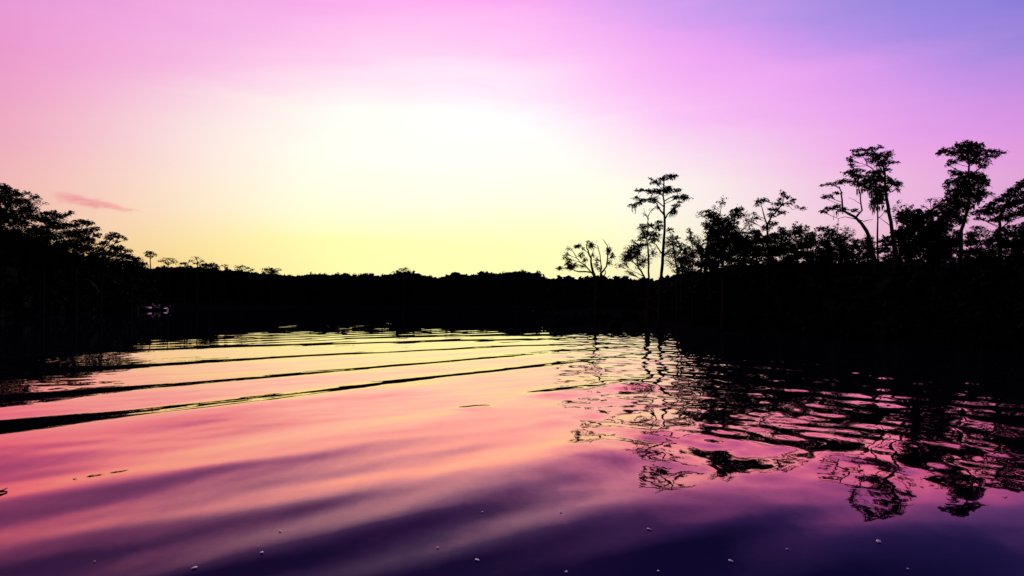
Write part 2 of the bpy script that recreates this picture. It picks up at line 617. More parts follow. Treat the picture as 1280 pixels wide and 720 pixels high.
xs = spread(np.concatenate([np.arange(-20, 24, 0.08), np.arange(-60, 60, 0.5)]), np.array([-6000, -2000, -800, -400, -250, -180, -140, -120, -105, -95, -85, -78, -70, -65, 80, 150, 400, 1000, 6000.]))
ys = spread(np.concatenate([np.arange(3.5, 44, 0.08), np.arange(44, 110, 0.5), np.arange(-10, 3.5, 0.5)]), np.array([-3000, -1000, -300, -100, -40, -20, 115, 120, 126, 133, 141, 150, 160, 172, 185, 200, 220, 250, 400, 900, 3000, 8000.]))
V, Fq, X, Y = grid(xs, ys, water_z)
# only over the river (the ground sheet closes it elsewhere)
cx = (V[Fq[:, 0], 0] + V[Fq[:, 2], 0]) / 2
cy = (V[Fq[:, 0], 1] + V[Fq[:, 2], 1]) / 2
keep = shore_dist(cx, cy) < 6.0
Fq = Fq[keep]
used = np.unique(Fq)
remap = np.full(len(V), -1)
remap[used] = np.arange(len(used))
Vw = V[used]
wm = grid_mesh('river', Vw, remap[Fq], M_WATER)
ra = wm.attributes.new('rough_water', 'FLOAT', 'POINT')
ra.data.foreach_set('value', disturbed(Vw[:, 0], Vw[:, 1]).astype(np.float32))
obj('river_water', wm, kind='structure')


# ------------------------------------------------------------------ trees drawn from the photograph
def near_on(paths, p):
    """closest place on the limbs that lies lower than p and towards the trunk"""
    best = None
    for path, rad in paths:
        for i in range(len(path) - 1):
            a, c = path[i], path[i + 1]
            for t in (0.0, 0.25, 0.5, 0.75, 1.0):
                q = a.lerp(c, t)
                h = math.hypot(q.x - p.x, q.y - p.y)
                dz = p.z - q.z
                cost = (q - p).length + (2.2 * abs(dz - 0.45 * h))
                if dz < 0.0:
                    cost += -dz * 2.5
                if best is None or cost < best[0]:
                    r = rad[i] * (1 - t) + rad[i + 1] * t
                    best = (cost, q, r)
    return best[1], best[2]


def hero_tree(name, label, cat, depth, limbs, pads, leaf=M_LEAF, sparse=(), moss=(), flat=0.75, size=2.5, spread_d=0.7, seed=1, dens=1.0, group=None, red_mat=None):
    """limbs: [(points px, radius px first, last)], the first is the trunk. pads: (x, y, rx, ry) of foliage masses"""
    rn = random.Random(seed)
    px = depth / F                              # metres in one pixel at this distance
    size *= 1.2
    tx, ty = limbs[0][0][0]
    base = at(tx, ty, depth)
    gz = float(land_z(np.array([base.x]), np.array([depth]))[0])
    base = Vector((base.x, depth, max(gz, -0.3) - 0.05))
    root = obj(name, None, label=label, cat=cat, group=group, loc=base)
    wood = MB(base)
    twig = MB(base)
    fol = MB(base)
    red = MB(base)
    paths = []
    for li, (pts, r0, r1) in enumerate(limbs):
        off = 0.0 if li == 0 else rn.uniform(-0.5, 0.5)
        P = []
        for i, (x, y) in enumerate(pts):
            f = i / max(1, len(pts) - 1)
            P.append(at(x, y, depth + off * min(1, f * 3) + rn.uniform(-0.06, 0.06)))
        if li == 0:
            P = [Vector((P[0].x, P[0].y, base.z))] + P
        # finer, slightly crooked
        Q = []
        for i in range(len(P) - 1):
            for t in (0, 0.34, 0.67):
                q = P[i].lerp(P[i + 1], t)
                if i or t:
                    q += Vector((rn.gauss(0, 0.35), rn.gauss(0, 0.35), 0)) * px
                Q.append(q)
        Q.append(P[-1])
        n = len(Q)
        R = [(r0 + (r1 - r0) * (i / (n - 1))) * px * 1.25 for i in range(n)]
        if li == 0:
            R[0] *= 1.7
            R[1] *= 1.25
        wood.tube(Q, R, 7)
        paths.append((Q, R))
    crx = max((p[2] for p in pads), default=6) * px * spread_d
    for kind, lst in (('full', pads), ('sparse', sparse)):
        for (x, y, rx, ry) in lst:
            off = rn.uniform(-1, 1) * crx * 0.8
            ry = ry * 1.05
            c = at(x, y, depth + off)
            q, r = near_on(paths, c)
            rr = min(r * 0.7, max(0.35, rx * 0.06) * px)
            mid = q.lerp(c, 0.55) + Vector((0, 0, (c - q).length * -0.06))
            B = bez(q, mid, c, 5)
            wood.tube(B, [rr + (0.25 * px - rr) * i / 5 for i in range(6)], 4)
            area = rx * ry
            n_cl = max(4, int(area * (1.05 if kind == 'full' else 0.50) * dens))
            for _ in range(n_cl):
                while True:
                    u, v, w = rn.uniform(-1, 1), rn.uniform(-1, 1), rn.uniform(-1, 1)
                    if u * u + v * v + w * w < 1:
                        break
                cc = c + Vector((u * rx * px, w * rx * px * spread_d, v * ry * px))
                if rn.random() < (0.8 if red_mat else 0.3):
                    st = B[rn.randint(2, 5)]
                    twig.tube([st, st.lerp(cc, 0.5) + Vector((0, 0, 0.1 * px * rx * 0.3)), cc], [0.3 * px, 0.22 * px, 0.12 * px], 3)
                m = fol if kind == 'full' else red
                s = size * px * rn.uniform(0.6, 1.15) * (0.8 if kind == 'sparse' else 1)
                # a drooping spray of leaves running outwards along its twig
                out = cc - c
                out = Vector((out.x, out.y, out.z * 0.4)) + Vector((rn.gauss(0, 1), rn.gauss(0, 1), rn.gauss(0, 0.35 if flat > 0.6 else 0.8))) * (rx * px * 0.5)
                out.normalize()
                ln = size * px * rn.uniform(1.0, 2.6)
                nl = 9 if kind == 'full' else 6
                for j in range(nl):
                    t = j / (nl - 1)
                    q = cc + out * (ln * (t - 0.35)) + Vector((0, 0, -0.25 * ln * t * t))
                    th_ = size * px * (0.42 - 0.25 * t)
                    m.leaf(q + Vector((rn.gauss(0, 1), rn.gauss(0, 1), rn.gauss(0, 0.8))) * th_, s * (1.05 - 0.35 * t), flat, 2.0, rn)
    wood.build('trunk', M_BARK, root, True)
    if twig.V:
        twig.build('twigs', M_BARK, root, kind='stuff')
    if fol.V:
        fol.build('crown', leaf, root, kind='stuff')
    if red.V:
        red.build('sparse_foliage', red_mat or M_LEAF2, root, kind='stuff')
    if moss:
        for (x, y, ln) in moss:
            mm = MB(base)
            c = at(x, y, depth + rn.uniform(-crx, crx) * 0.4)
            for _ in range(7):
                s = c + Vector((rn.gauss(0, 1.1) * px, rn.gauss(0, 1.0) * px, 0))
                l = ln * px * rn.uniform(0.5, 1.1)
                mm.tube([s, s + Vector((rn.gauss(0, .5) * px, 0, -l * 0.5)), s + Vector((rn.gauss(0, .7) * px, 0, -l))], [0.35 * px, 0.45 * px, 0.08 * px], 3)
            mm.build('hanging_moss', M_MOSS, root, kind='stuff')
    return root


# the lone spreading tree at the tip of the bank
hero_tree('bare_tree', 'low spreading many-stemmed tree with reddish leaf tufts, alone at the tip of the wooded bank', 'tree', 50.5,
          [([(745, 350), (743, 344), (741, 340)], 1.2, 1.1),
           ([(744, 346), (739, 340.5), (731, 339.5), (723, 339.5), (717, 337.6), (708, 335), (700, 335)], 1.0, 0.3),
           ([(739, 341), (732, 332), (724, 327), (720, 320), (713, 310), (708, 307)], 0.7, 0.2),
           ([(743.5, 344), (740, 335), (738.6, 323), (734.7, 313), (733, 306), (735, 301)], 1.4, 0.3),
           ([(750, 349), (752, 334), (750, 319), (747, 306.5)], 0.7, 0.35),
           ([(751, 349), (752, 341), (758, 333), (759.5, 322), (760, 313), (757, 303), (753, 299)], 1.1, 0.2),
           ([(754, 349), (757, 341), (755, 337)], 0.6, 0.4),
           ([(738.6, 321), (743, 311), (746, 300)], 0.4, 0.15),
           ([(759.5, 322), (763, 313), (761, 304)], 0.4, 0.15)],
          [(700, 335, 3, 1.6), (713, 333, 4, 3), (722, 307.5, 3.5, 1.6), (738.6, 306.5, 2.5, 2.4), (760, 313, 1.8, 3)],
          sparse=[(698, 335, 3, 2), (712, 327, 5, 5), (713, 334, 7, 4), (719, 331, 4, 4), (708, 317, 3, 3), (706, 322, 3, 3), (722, 307.5, 4.5, 2.5), (729, 311, 2.5, 2),
                  (738.6, 306.5, 4.5, 4), (742, 319, 3, 2.5), (762, 313, 2.5, 5), (762, 328, 3, 4), (735, 302, 3, 2), (727, 318, 4, 4), (731, 325, 3, 4), (745, 330, 3, 5), (766, 321, 3, 6), (710, 311, 3, 2), (746, 324, 3, 4), (749, 336, 3, 4), (728, 332, 4, 3)],
          leaf=M_RED, red_mat=M_RED, flat=0.3, size=1.7, seed=3, dens=3.6)

# the tall flat-topped cypress and its smaller neighbours
hero_tree('cypress_tree', 'tall slender flat-topped cypress standing clear against the pale sky beside the lone spreading tree', 'tree', 47.0,
          [([(826, 352), (827, 340), (829, 310), (831, 281), (830, 265), (829, 245), (830, 222)], 2.0, 0.6),
           ([(829.5, 268), (825, 262), (820, 254), (816, 249)], 0.9, 0.4),
           ([(831, 274), (836, 266), (841, 262), (846, 256)], 0.8, 0.4),
           ([(829.5, 252), (838, 247), (848, 245), (856, 246)], 0.6, 0.3),
           ([(829.5, 258), (822, 252), (808, 249), (798, 253), (790, 257)], 0.6, 0.25),
           ([(829.5, 245), (820, 240), (806, 238)], 0.6, 0.3),
           ([(806, 249), (796, 248), (787, 248)], 0.3, 0.15),
           ([(830, 232), (824, 226), (815, 227)], 0.4, 0.2), ([(828, 318), (820, 306), (812, 302)], 0.7, 0.3), ([(828, 322), (838, 312), (846, 306)], 0.7, 0.3)],
          [(838, 221, 9, 2.6), (843, 219.5, 4, 1.6), (828, 223, 6, 2.6), (819, 228, 6, 3), (813, 224, 3, 1.2), (822, 239, 19, 3.2), (800, 237.5, 6, 1.8), (834, 236, 9, 3.6), (846, 238, 6, 2), (848, 236, 4, 1),
           (817, 249, 7, 4), (804, 250, 9, 2.2), (797, 247, 4, 1.6), (791, 257, 6, 2.2), (798, 254, 5, 2.6), (855, 246, 8, 3), (848, 246, 8, 2.6), (858, 248, 3, 1.5), (843, 261, 3.5, 5), (845, 257, 5, 2.2), (851, 252, 3, 1.5), (822, 259, 3, 2)],
          moss=[(843, 263, 10), (840, 262, 12), (845, 262, 9), (792, 259, 9), (838, 265, 7)], size=2.0, seed=5, dens=1.6)
hero_tree('cypress_tree', 'short crooked tree with a bare forked top, just in front of the tall flat-topped cypress', 'tree', 45.8,
          [([(811, 352), (811, 332), (810, 313), (808, 299), (810, 283), (810, 270)], 1.2, 0.4),
           ([(810, 275), (806, 266), (804, 260)], 0.35, 0.12), ([(810, 271), (813, 264), (820, 258)], 0.35, 0.12), ([(810, 300), (818, 291), (823, 284)], 0.6, 0.25), ([(809, 300), (803, 290), (802, 284)], 0.5, 0.25)],
          [(803, 284, 6, 4), (812, 281, 5, 3), (822, 283, 8, 5), (824, 277, 4, 2), (816, 294, 12, 5), (804, 297, 7, 3.5), (818, 300, 8, 3), (806, 291, 6, 4)],
          sparse=[(808, 306, 8, 6), (816, 316, 8, 8), (806, 268, 4, 3), (815, 263, 4, 3)], size=1.9, seed=6, red_mat=M_RED, dens=1.2)
hero_tree('cypress_tree', 'small tree leaning out to the open side below the tall flat-topped cypress', 'tree', 46.4,
          [([(808, 352), (802, 340), (797, 333), (791, 327), (787, 318)], 1.2, 0.4), ([(797, 333), (797, 320), (794, 311)], 0.6, 0.3), ([(805, 346), (798, 342), (790, 338)], 0.5, 0.2)],
          [(786, 318, 7, 5), (793, 311, 8, 5), (781, 325, 6, 3), (791, 301, 3, 1.5), (789, 322, 8, 4), (797, 317, 6, 7), (800, 306, 7, 4)],
          sparse=[(774, 332, 6, 4), (780, 330, 7, 5), (785, 312, 7, 6), (800, 330, 9, 8), (786, 341, 8, 4), (778, 318, 5, 4), (808, 325, 8, 8)], size=1.9, seed=7, red_mat=M_RED, dens=1.5)
hero_tree('broadleaf_tree', 'lacy small tree close against the tall cypress trunk on the side of the dense wood', 'tree', 48.2,
          [([(847, 352), (846, 335), (843, 320), (841, 305), (840, 297)], 1.2, 0.4), ([(853, 352), (853, 335), (852, 322), (850, 312)], 0.9, 0.4)],
          [(840, 297, 9, 4), (845, 305, 10, 4), (843, 316, 9, 4), (852, 309, 7, 4), (836, 304, 5, 5), (849, 324, 9, 4), (850, 334, 9, 5), (837, 288, 5, 3)],
          sparse=[(843, 312, 12, 12), (848, 328, 12, 12), (858, 315, 8, 10), (836, 328, 8, 9), (832, 316, 5, 9)], size=1.9, seed=8)
hero_tree('broadleaf_tree', 'thin pointed tree with wispy reddish leaves between the tall cypress and the dense round tree', 'tree', 46.0,
          [([(866, 350), (866, 330), (866, 310), (863, 297), (862, 286)], 1.0, 0.3), ([(877, 350), (877, 330), (874, 312), (870, 300)], 0.8, 0.3)],
          [(862, 289, 2.6, 5), (862, 298, 5, 4), (869, 303, 6, 3), (860, 310, 6, 3), (866, 320, 7, 3.5), (872, 328, 8, 5), (862, 336, 8, 5), (877, 316, 5, 4)],
          sparse=[(866, 300, 8, 9), (870, 315, 9, 9), (862, 325, 9, 10), (876, 332, 9, 8), (874, 300, 6, 6)], size=1.9, seed=9, red_mat=M_RED)
# the dense middle trees
hero_tree('broadleaf_tree', 'dense round-headed dark tree with thin reddish twigs above its crown', 'tree', 45.0,
          [([(904, 346), (903, 325), (900, 305), (898, 288), (897, 270)], 2.0, 0.6), ([(902, 318), (912, 300), (917, 282), (920, 264)], 1.3, 0.4), ([(901, 300), (892, 284), (886, 268)], 1.0, 0.3), ([(898, 275), (901, 262), (904, 250)], 0.5, 0.15)],
          [(898, 274, 14, 7), (893, 287, 14, 9), (919, 268, 8, 7), (911, 282, 13, 9), (898, 302, 15, 12), (883, 281, 7, 3.6), (885, 264, 5.5, 2), (890, 268, 8, 4), (922, 262, 6, 2.5), (915, 298, 12, 12), (905, 318, 14, 9), (928, 260, 4, 1.6), (888, 316, 11, 7), (890, 330, 14, 8)],
          sparse=[(900, 254, 6, 5), (904, 248, 4, 4), (876, 268, 5, 5), (930, 268, 6, 8), (893, 260, 6, 3)], leaf=M_LEAF2, flat=0.35, size=2.1, seed=10, red_mat=M_RED, dens=1.1)
hero_tree('broadleaf_tree', 'rough-edged dark tree filling the gap behind the dense round-headed tree', 'tree', 49.0,
          [([(931, 346), (930, 325), (926, 305), (925, 290)], 1.5, 0.5), ([(938, 346), (940, 325), (941, 306), (944, 294)], 1.0, 0.4)],
          [(923, 297, 12, 10), (927, 312, 12, 10), (944, 291, 7, 3.5), (938, 300, 9, 6), (934, 325, 12, 7), (920, 330, 12, 8), (946, 312, 9, 8)],
          sparse=[(936, 280, 8, 8), (940, 272, 8, 6), (932, 290, 8, 6), (946, 330, 9, 8)], leaf=M_LEAF2, flat=0.35, size=2.1, seed=11, dens=0.85)
hero_tree('cypress_tree', 'forked open-crowned tree with tufts at its tips, rising above the dense middle wood', 'tree', 46.0,
          [([(960, 346), (960, 320), (959, 295), (958, 280), (955, 269), (952, 258)], 1.6, 0.4),
           ([(958.5, 282), (964, 271), (973, 262), (979, 252), (981, 243)], 1.0, 0.3), ([(976, 258), (984, 252), (991, 250)], 0.5, 0.2), ([(983, 254), (990, 262), (1001, 260)], 0.3, 0.12), ([(957, 274), (948, 270), (943, 268)], 0.4, 0.15)],
          [(950, 251, 5, 4), (956, 250, 5, 2.6), (946, 256, 3, 2), (979, 241, 3.2, 4.5), (974, 249, 4, 2), (983, 246, 4, 2), (973, 255, 7, 3), (968, 262, 8, 3), (979, 266, 6, 2.4), (965, 268, 6, 3), (992, 250, 3.4, 3.4), (986, 255, 4, 1.6), (1003, 260.5, 4, 1.6), (998, 258, 3, 1.2),
           (942, 267, 3, 1.6), (947, 273, 4, 2), (965, 279, 8, 3), (958, 285, 7, 4)],
          sparse=[(938, 276, 5, 3), (1001, 260, 5, 2)], size=1.9, seed=12, red_mat=M_RED, dens=1.3)
hero_tree('broadleaf_tree', 'broad low dark tree beneath the forked open-crowned tree', 'tree', 45.2,
          [([(966, 346), (966, 330), (966, 315), (968, 300)], 1.3, 0.4), ([(966, 325), (955, 312), (950, 302)], 0.8, 0.3), ([(966, 320), (975, 308), (978, 292)], 0.8, 0.3)],
          [(966, 298, 13, 7), (951, 302, 11, 6), (975, 313, 13, 8), (955, 316, 13, 9), (976, 287, 5, 4), (984, 326, 11, 6), (962, 330, 13, 8)],
          sparse=[(978, 297, 8, 8), (970, 306, 12, 12)], leaf=M_LEAF2, flat=0.45, size=2.1, seed=13, dens=0.9)
hero_tree('broadleaf_tree', 'umbrella-shaped dark tree with a flat wide crown between the forked tree and the leaning cypress', 'tree', 44.0,
          [([(1012, 344), (1008, 325), (1003, 308), (1001, 292)], 1.5, 0.5), ([(1020, 344), (1015, 326), (1010, 315)], 0.8, 0.4), ([(1004, 310), (993, 300), (986, 293)], 0.8, 0.3)],
          [(1000, 284, 11, 3.4), (1003, 291, 14, 5), (994, 290, 9, 3), (985, 294, 7, 3.6), (1000, 304, 17, 9), (1012, 298, 8, 5), (1013, 320, 13, 8), (996, 318, 13, 8), (1002, 333, 16, 6)],
          sparse=[(1020, 305, 8, 8), (988, 312, 9, 9), (994, 279, 4, 3)], leaf=M_LEAF2, flat=0.6, size=2.1, seed=14, dens=1.0)
hero_tree('broadleaf_tree', 'shaggy low tree in front of the leaning cypress foot', 'tree', 42.5,
          [([(1040, 343), (1040, 322), (1036, 305), (1032, 292)], 1.3, 0.4), ([(1052, 343), (1052, 320), (1048, 302)], 1.0, 0.4), ([(1042, 275), (1043, 264)], 0.3, 0.1)],
          [(1029, 286, 10, 3.4), (1038, 291, 9, 5), (1033, 305, 13, 9), (1047, 300, 11, 9), (1044, 318, 14, 8), (1030, 326, 12, 7), (1060, 296, 7, 6), (1060, 318, 10, 9)],
          sparse=[(1046, 284, 8, 4), (1022, 296, 7, 7), (1060, 288, 8, 7), (1054, 308, 10, 10)], leaf=M_LEAF2, flat=0.4, size=2.1, seed=15, dens=0.9)
# the two-headed cypress group
hero_tree('cypress_tree', 'old cypress with a leaning trunk and stepped flat branches over the water', 'tree', 39.5,
          [([(1096, 342), (1093, 326), (1089, 306), (1085, 293), (1077, 279), (1068, 271), (1060, 267), (1054, 263), (1052, 243), (1049, 233)], 2.6, 0.5),
           ([(1070, 272), (1077, 263), (1075, 243), (1072, 229)], 1.0, 0.4), ([(1054, 264), (1043, 261), (1029, 262)], 0.6, 0.25), ([(1078, 276), (1066, 273), (1056, 271), (1048, 273)], 0.5, 0.2),
           ([(1079, 277), (1086, 275), (1091, 274.5)], 0.4, 0.18), ([(1050, 236), (1042, 231), (1030, 231)], 0.4, 0.2), ([(1051, 243), (1044, 241), (1036, 244)], 0.35, 0.2), ([(1076, 255), (1068, 250), (1060, 247)], 0.3, 0.12), ([(1048, 273), (1047, 282), (1046, 292)], 0.3, 0.15)],
          [(1029, 231, 4, 1.6), (1038, 230, 6, 2), (1049, 228, 8, 2.2), (1056, 226, 6, 2.4), (1034, 245, 7, 2), (1030, 247, 3, 1.4), (1046, 241, 5, 1.6), (1028, 264, 5, 2), (1036, 261, 6, 2), (1044, 258, 7, 2.4), (1053, 262, 8, 2.2), (1067, 263, 8, 1.5),
           (1063, 216, 10, 2.8), (1071, 213, 9, 2.8), (1072, 221, 9, 4), (1066, 228, 6, 3), (1075, 231, 7, 4)],
          moss=[(1073, 236, 10), (1078, 236, 8), (1046, 264, 8), (1033, 264, 5)], size=2.2, seed=16, dens=1.3)
hero_tree('cypress_tree', 'tall straight cypress with layered windswept crown standing beside the leaning cypress', 'tree', 38.5,
          [([(1121, 342), (1119, 320), (1117, 299), (1111, 266), (1107, 241), (1106, 218), (1102, 200)], 3.0, 0.7),
           ([(1106, 225), (1095, 215), (1085, 207), (1080, 197)], 0.8, 0.3), ([(1105, 212), (1112, 204), (1121, 203), (1126, 203)], 0.6, 0.2), ([(1102, 203), (1095, 192), (1086, 187), (1072, 190)], 0.6, 0.2),
           ([(1107, 240), (1116, 231), (1124, 227)], 0.7, 0.3), ([(1109, 252), (1098, 243), (1088, 233)], 0.8, 0.3), ([(1114, 283), (1105, 276), (1098, 271)], 0.4, 0.2)],
          [(1099, 184, 4, 1.5), (1091, 186, 7, 2), (1068, 189, 5, 2.5), (1078, 187, 7, 2), (1072, 194, 8, 3), (1063, 200, 4, 4), (1064, 207, 2.4, 3), (1088, 192, 11, 2.6), (1097, 194, 10, 3.2), (1110, 191, 9, 2), (1108, 196, 7, 3), (1107, 202, 11, 2.6), (1120, 203, 5, 1.2),
           (1091, 200, 9, 3.6), (1100, 206, 8, 4), (1104, 213, 9, 3), (1093, 217, 13, 4), (1102, 224, 13, 5), (1115, 228, 9, 3.2), (1123, 230, 4, 3.4), (1123, 235, 2, 4), (1090, 229, 11, 5), (1097, 236, 11, 5), (1107, 236, 7, 4), (1085, 224, 8, 4), (1084, 235, 5, 3)],
          moss=[(1088, 240, 12), (1094, 243, 10), (1086, 236, 12), (1122, 236, 6)], size=2.2, seed=17, dens=1.3)
hero_tree('cypress_tree', 'thin upright tree with a moss-hung dark tuft between the leaning and the straight cypress', 'tree', 40.5,
          [([(1097, 343), (1097, 320), (1097, 285), (1097, 257), (1096, 243)], 1.3, 0.5), ([(1097, 275), (1103, 268), (1108, 262)], 0.4, 0.2)],
          [(1099, 243, 9, 6), (1096, 249, 8, 6), (1093, 255, 5, 4), (1101, 251, 5, 4)],
          moss=[(1088, 256, 8), (1094, 258, 9), (1099, 258, 7), (1091, 258, 12), (1103, 256, 8), (1107, 262, 6)], size=2.2, seed=18, dens=1.3)
hero_tree('broadleaf_tree', 'bushy dark tree rising at the foot of the straight cypress with a wispy reddish top', 'tree', 37.0,
          [([(1138, 342), (1138, 320), (1136, 295), (1134, 275)], 1.8, 0.6), ([(1137, 300), (1146, 284), (1150, 270)], 1.0, 0.3), ([(1135, 280), (1128, 266), (1122, 256)], 0.5, 0.2)],
          [(1135, 264, 10, 3.6), (1131, 272, 13, 7), (1148, 263, 7, 2.4), (1146, 272, 9, 6), (1143, 284, 18, 10), (1128, 292, 12, 10), (1150, 300, 16, 10), (1136, 312, 18, 12), (1126, 270, 5, 6)],
          sparse=[(1121, 252, 5, 2.4), (1129, 257, 5, 3), (1119, 262, 4, 6), (1140, 258, 5, 3)], leaf=M_LEAF2, flat=0.45, size=2.3, seed=19, red_mat=M_RED, dens=1.1)
hero_tree('broadleaf_tree', 'bushy dark tree with wispy shoots between the straight cypress and the wide-capped cypress', 'tree', 36.0,
          [([(1172, 342), (1172, 320), (1169, 295), (1166, 272)], 1.8, 0.6), ([(1170, 296), (1178, 280), (1182, 264)], 1.0, 0.4), ([(1167, 275), (1164, 262), (1162, 250)], 0.4, 0.15)],
          [(1171, 258, 6, 3), (1166, 266, 10, 5), (1160, 268, 8, 4), (1166, 280, 15, 9), (1182, 270, 9, 8), (1178, 284, 14, 10), (1160, 296, 14, 11), (1180, 304, 16, 12), (1166, 318, 18, 12), (1155, 272, 6, 4)],
          sparse=[(1163, 249, 5, 4), (1171, 251, 6, 4), (1178, 254, 5, 5), (1156, 258, 4, 3)], leaf=M_LEAF2, flat=0.45, size=2.3, seed=20, red_mat=M_RED, dens=1.1)
hero_tree('cypress_tree', 'tall dense cypress with a wide flat cap over a narrow neck, standing above the thicket', 'tree', 35.5,
          [([(1198, 342), (1200, 315), (1202, 288), (1209, 263), (1213, 243), (1211, 215), (1210, 190)], 2.6, 0.7),
           ([(1211, 206), (1222, 196), (1236, 190), (1250, 190)], 0.7, 0.25), ([(1210, 200), (1202, 192), (1190, 189), (1174, 191)], 0.7, 0.25), ([(1213, 220), (1224, 211), (1230, 200)], 0.9, 0.3), ([(1212, 240), (1226, 234), (1232, 226)], 0.6, 0.3), ([(1210, 258), (1195, 250), (1186, 240)], 0.9, 0.3)],
          [(1207, 178, 8, 2.4), (1198, 182, 7, 2.6), (1220, 181, 9, 3), (1212, 184, 13, 4), (1184, 188, 9, 3), (1190, 192, 5, 2.6), (1173, 192, 4, 1.6), (1178, 189, 4, 1.8), (1204, 190, 12, 5), (1222, 190, 13, 5), (1242, 188, 8, 2.4), (1253, 190, 4.5, 1.5), (1248, 192, 4, 1.4), (1238, 195, 8, 3), (1190, 202, 6, 2.6), (1184, 206, 3, 1.4),
           (1203, 198, 9, 4), (1220, 200, 12, 4.6), (1229, 207, 6, 3), (1234, 202, 5, 2), (1197, 217, 8, 3.4), (1190, 214, 4, 2), (1212, 219, 13, 5), (1222, 220, 9, 5), (1231, 223, 6, 3.6), (1187, 228, 7, 4), (1183, 233, 4, 2), (1200, 227, 13, 6), (1215, 230, 13, 7), (1231, 229, 6, 5), (1198, 241, 14, 8), (1214, 243, 13, 8), (1226, 240, 6, 7),
           (1189, 252, 12, 8), (1203, 257, 13, 9), (1220, 250, 6, 6), (1186, 265, 14, 9), (1197, 274, 12, 7)],
          moss=[(1222, 252, 8), (1217, 256, 8), (1184, 238, 6), (1228, 240, 8)], size=2.3, seed=21, dens=1.35)
hero_tree('cypress_tree', 'wide-armed cypress at the edge of view with layered boughs drooping to the thicket', 'tree', 33.5,
          [([(1250, 340), (1249, 316), (1249, 290), (1250, 270), (1258, 254), (1270, 240), (1284, 226)], 2.3, 0.6),
           ([(1250, 276), (1240, 268), (1226, 265)], 0.8, 0.25), ([(1262, 250), (1252, 249), (1240, 253)], 0.7, 0.25), ([(1250, 262), (1243, 247), (1236, 242)], 0.3, 0.15), ([(1256, 258), (1270, 258), (1286, 252)], 0.7, 0.3), ([(1249, 288), (1262, 276), (1280, 270)], 0.7, 0.3)],
          [(1278, 230, 9, 4), (1288, 226, 9, 5), (1268, 238, 11, 4), (1262, 244, 10, 3.6), (1250, 250, 9, 3.4), (1241, 255, 7, 3), (1233, 260, 8, 3), (1225, 265, 8, 2.6), (1216, 267, 4, 1.6), (1238, 265, 11, 4), (1252, 261, 12, 5), (1268, 254, 12, 6), (1282, 246, 12, 8), (1236, 242, 6, 1.4), (1230, 243, 3, 1), (1284, 262, 12, 6), (1272, 267, 13, 4), (1257, 272, 12, 4), (1244, 274, 9, 3), (1226, 273, 7, 2), (1292, 240, 10, 12)],
          moss=[(1224, 268, 6), (1262, 274, 8), (1236, 268, 6)], size=2.4, seed=22, dens=1.3)
hero_tree('broadleaf_tree', 'low lacy tree filling the notch under the wide-armed edge cypress', 'tree', 33.0,
          [([(1228, 340), (1228, 320), (1226, 305), (1222, 294)], 1.1, 0.4), ([(1229, 318), (1238, 304), (1242, 294)], 0.6, 0.25)],
          [(1222, 284, 8, 2.2), (1214, 292, 7, 3), (1228, 294, 7, 2.4), (1236, 301, 8, 2.6), (1220, 304, 8, 3), (1232, 313, 10, 3.4), (1214, 314, 8, 5), (1240, 322, 10, 5), (1222, 325, 12, 5)],
          sparse=[(1226, 288, 12, 6), (1232, 306, 12, 10), (1218, 300, 9, 8)], size=2.3, seed=23)
hero_tree('broadleaf_tree', 'dark low tree closing the right edge of the thicket below the wide-armed cypress', 'tree', 32.0,
          [([(1272, 340), (1272, 320), (1270, 300), (1270, 290)], 2.0, 0.7), ([(1272, 312), (1258, 298), (1254, 290)], 1.0, 0.4), ([(1271, 310), (1284, 296), (1290, 286)], 1.0, 0.4)],
          [(1270, 284, 12, 3), (1284, 280, 10, 3), (1256, 287, 8, 3), (1266, 294, 14, 6), (1284, 290, 12, 6), (1262, 306, 13, 7), (1282, 306, 14, 9), (1268, 320, 18, 10), (1290, 322, 14, 10), (1252, 300, 6, 5)],
          leaf=M_LEAF2, flat=0.5, size=2.4, seed=24, dens=1.05)

# younger trees standing further back in the same wood
rf = random.Random(77)
TOP_Y = [(770, 330), (800, 322), (840, 318), (880, 300), (930, 292), (985, 296), (1040, 296), (1090, 298), (1130, 282), (1200, 285), (1230, 298), (1300, 284)]
DEP_Y = [(735, 48.5), (825, 47.5), (960, 46), (1090, 41), (1200, 37.5), (1320, 35)]
x = 856.0
while x < 1310:
    top = float(np.interp(x, [t[0] for t in TOP_Y], [t[1] for t in TOP_Y])) + rf.uniform(-5, 9)
    dep = float(np.interp(x, [t[0] for t in DEP_Y], [t[1] for t in DEP_Y])) + rf.uniform(2.0, 7.0)
    pads, thin = [], []
    y = top
    while y < 342:
        f = (y - top) / max(20, 342 - top)
        w = 4 + 9 * math.sin(min(1, 0.2 + f) * 2.4)
        for _ in range(2):
            pads.append((x + rf.gauss(0, 0.5) * w, y + rf.uniform(-2, 2), w * rf.uniform(0.45, 0.8), rf.uniform(2.4, 5.0)))
        if rf.random() < 0.6:
            thin.append((x + rf.gauss(0, 0.7) * w, y, w * 0.7, 5))
        y += rf.uniform(5, 8)
    lean = rf.uniform(-5, 5)
    hero_tree('young_tree', 'slim dark young tree half hidden further back in the right bank wood', 'tree', dep,
              [([(x - lean, 345), (x - lean * 0.5, (345 + top) / 2 + 8), (x + lean * 0.2, (345 + top) / 2 - 4), (x, top + 2)], 1.1, 0.3)], pads, sparse=thin,
              leaf=M_LEAF2, flat=0.45, size=2.1, seed=rf.randint(0, 9999), dens=0.85, group='young trees inside the right bank wood')
    x += rf.uniform(15, 23)

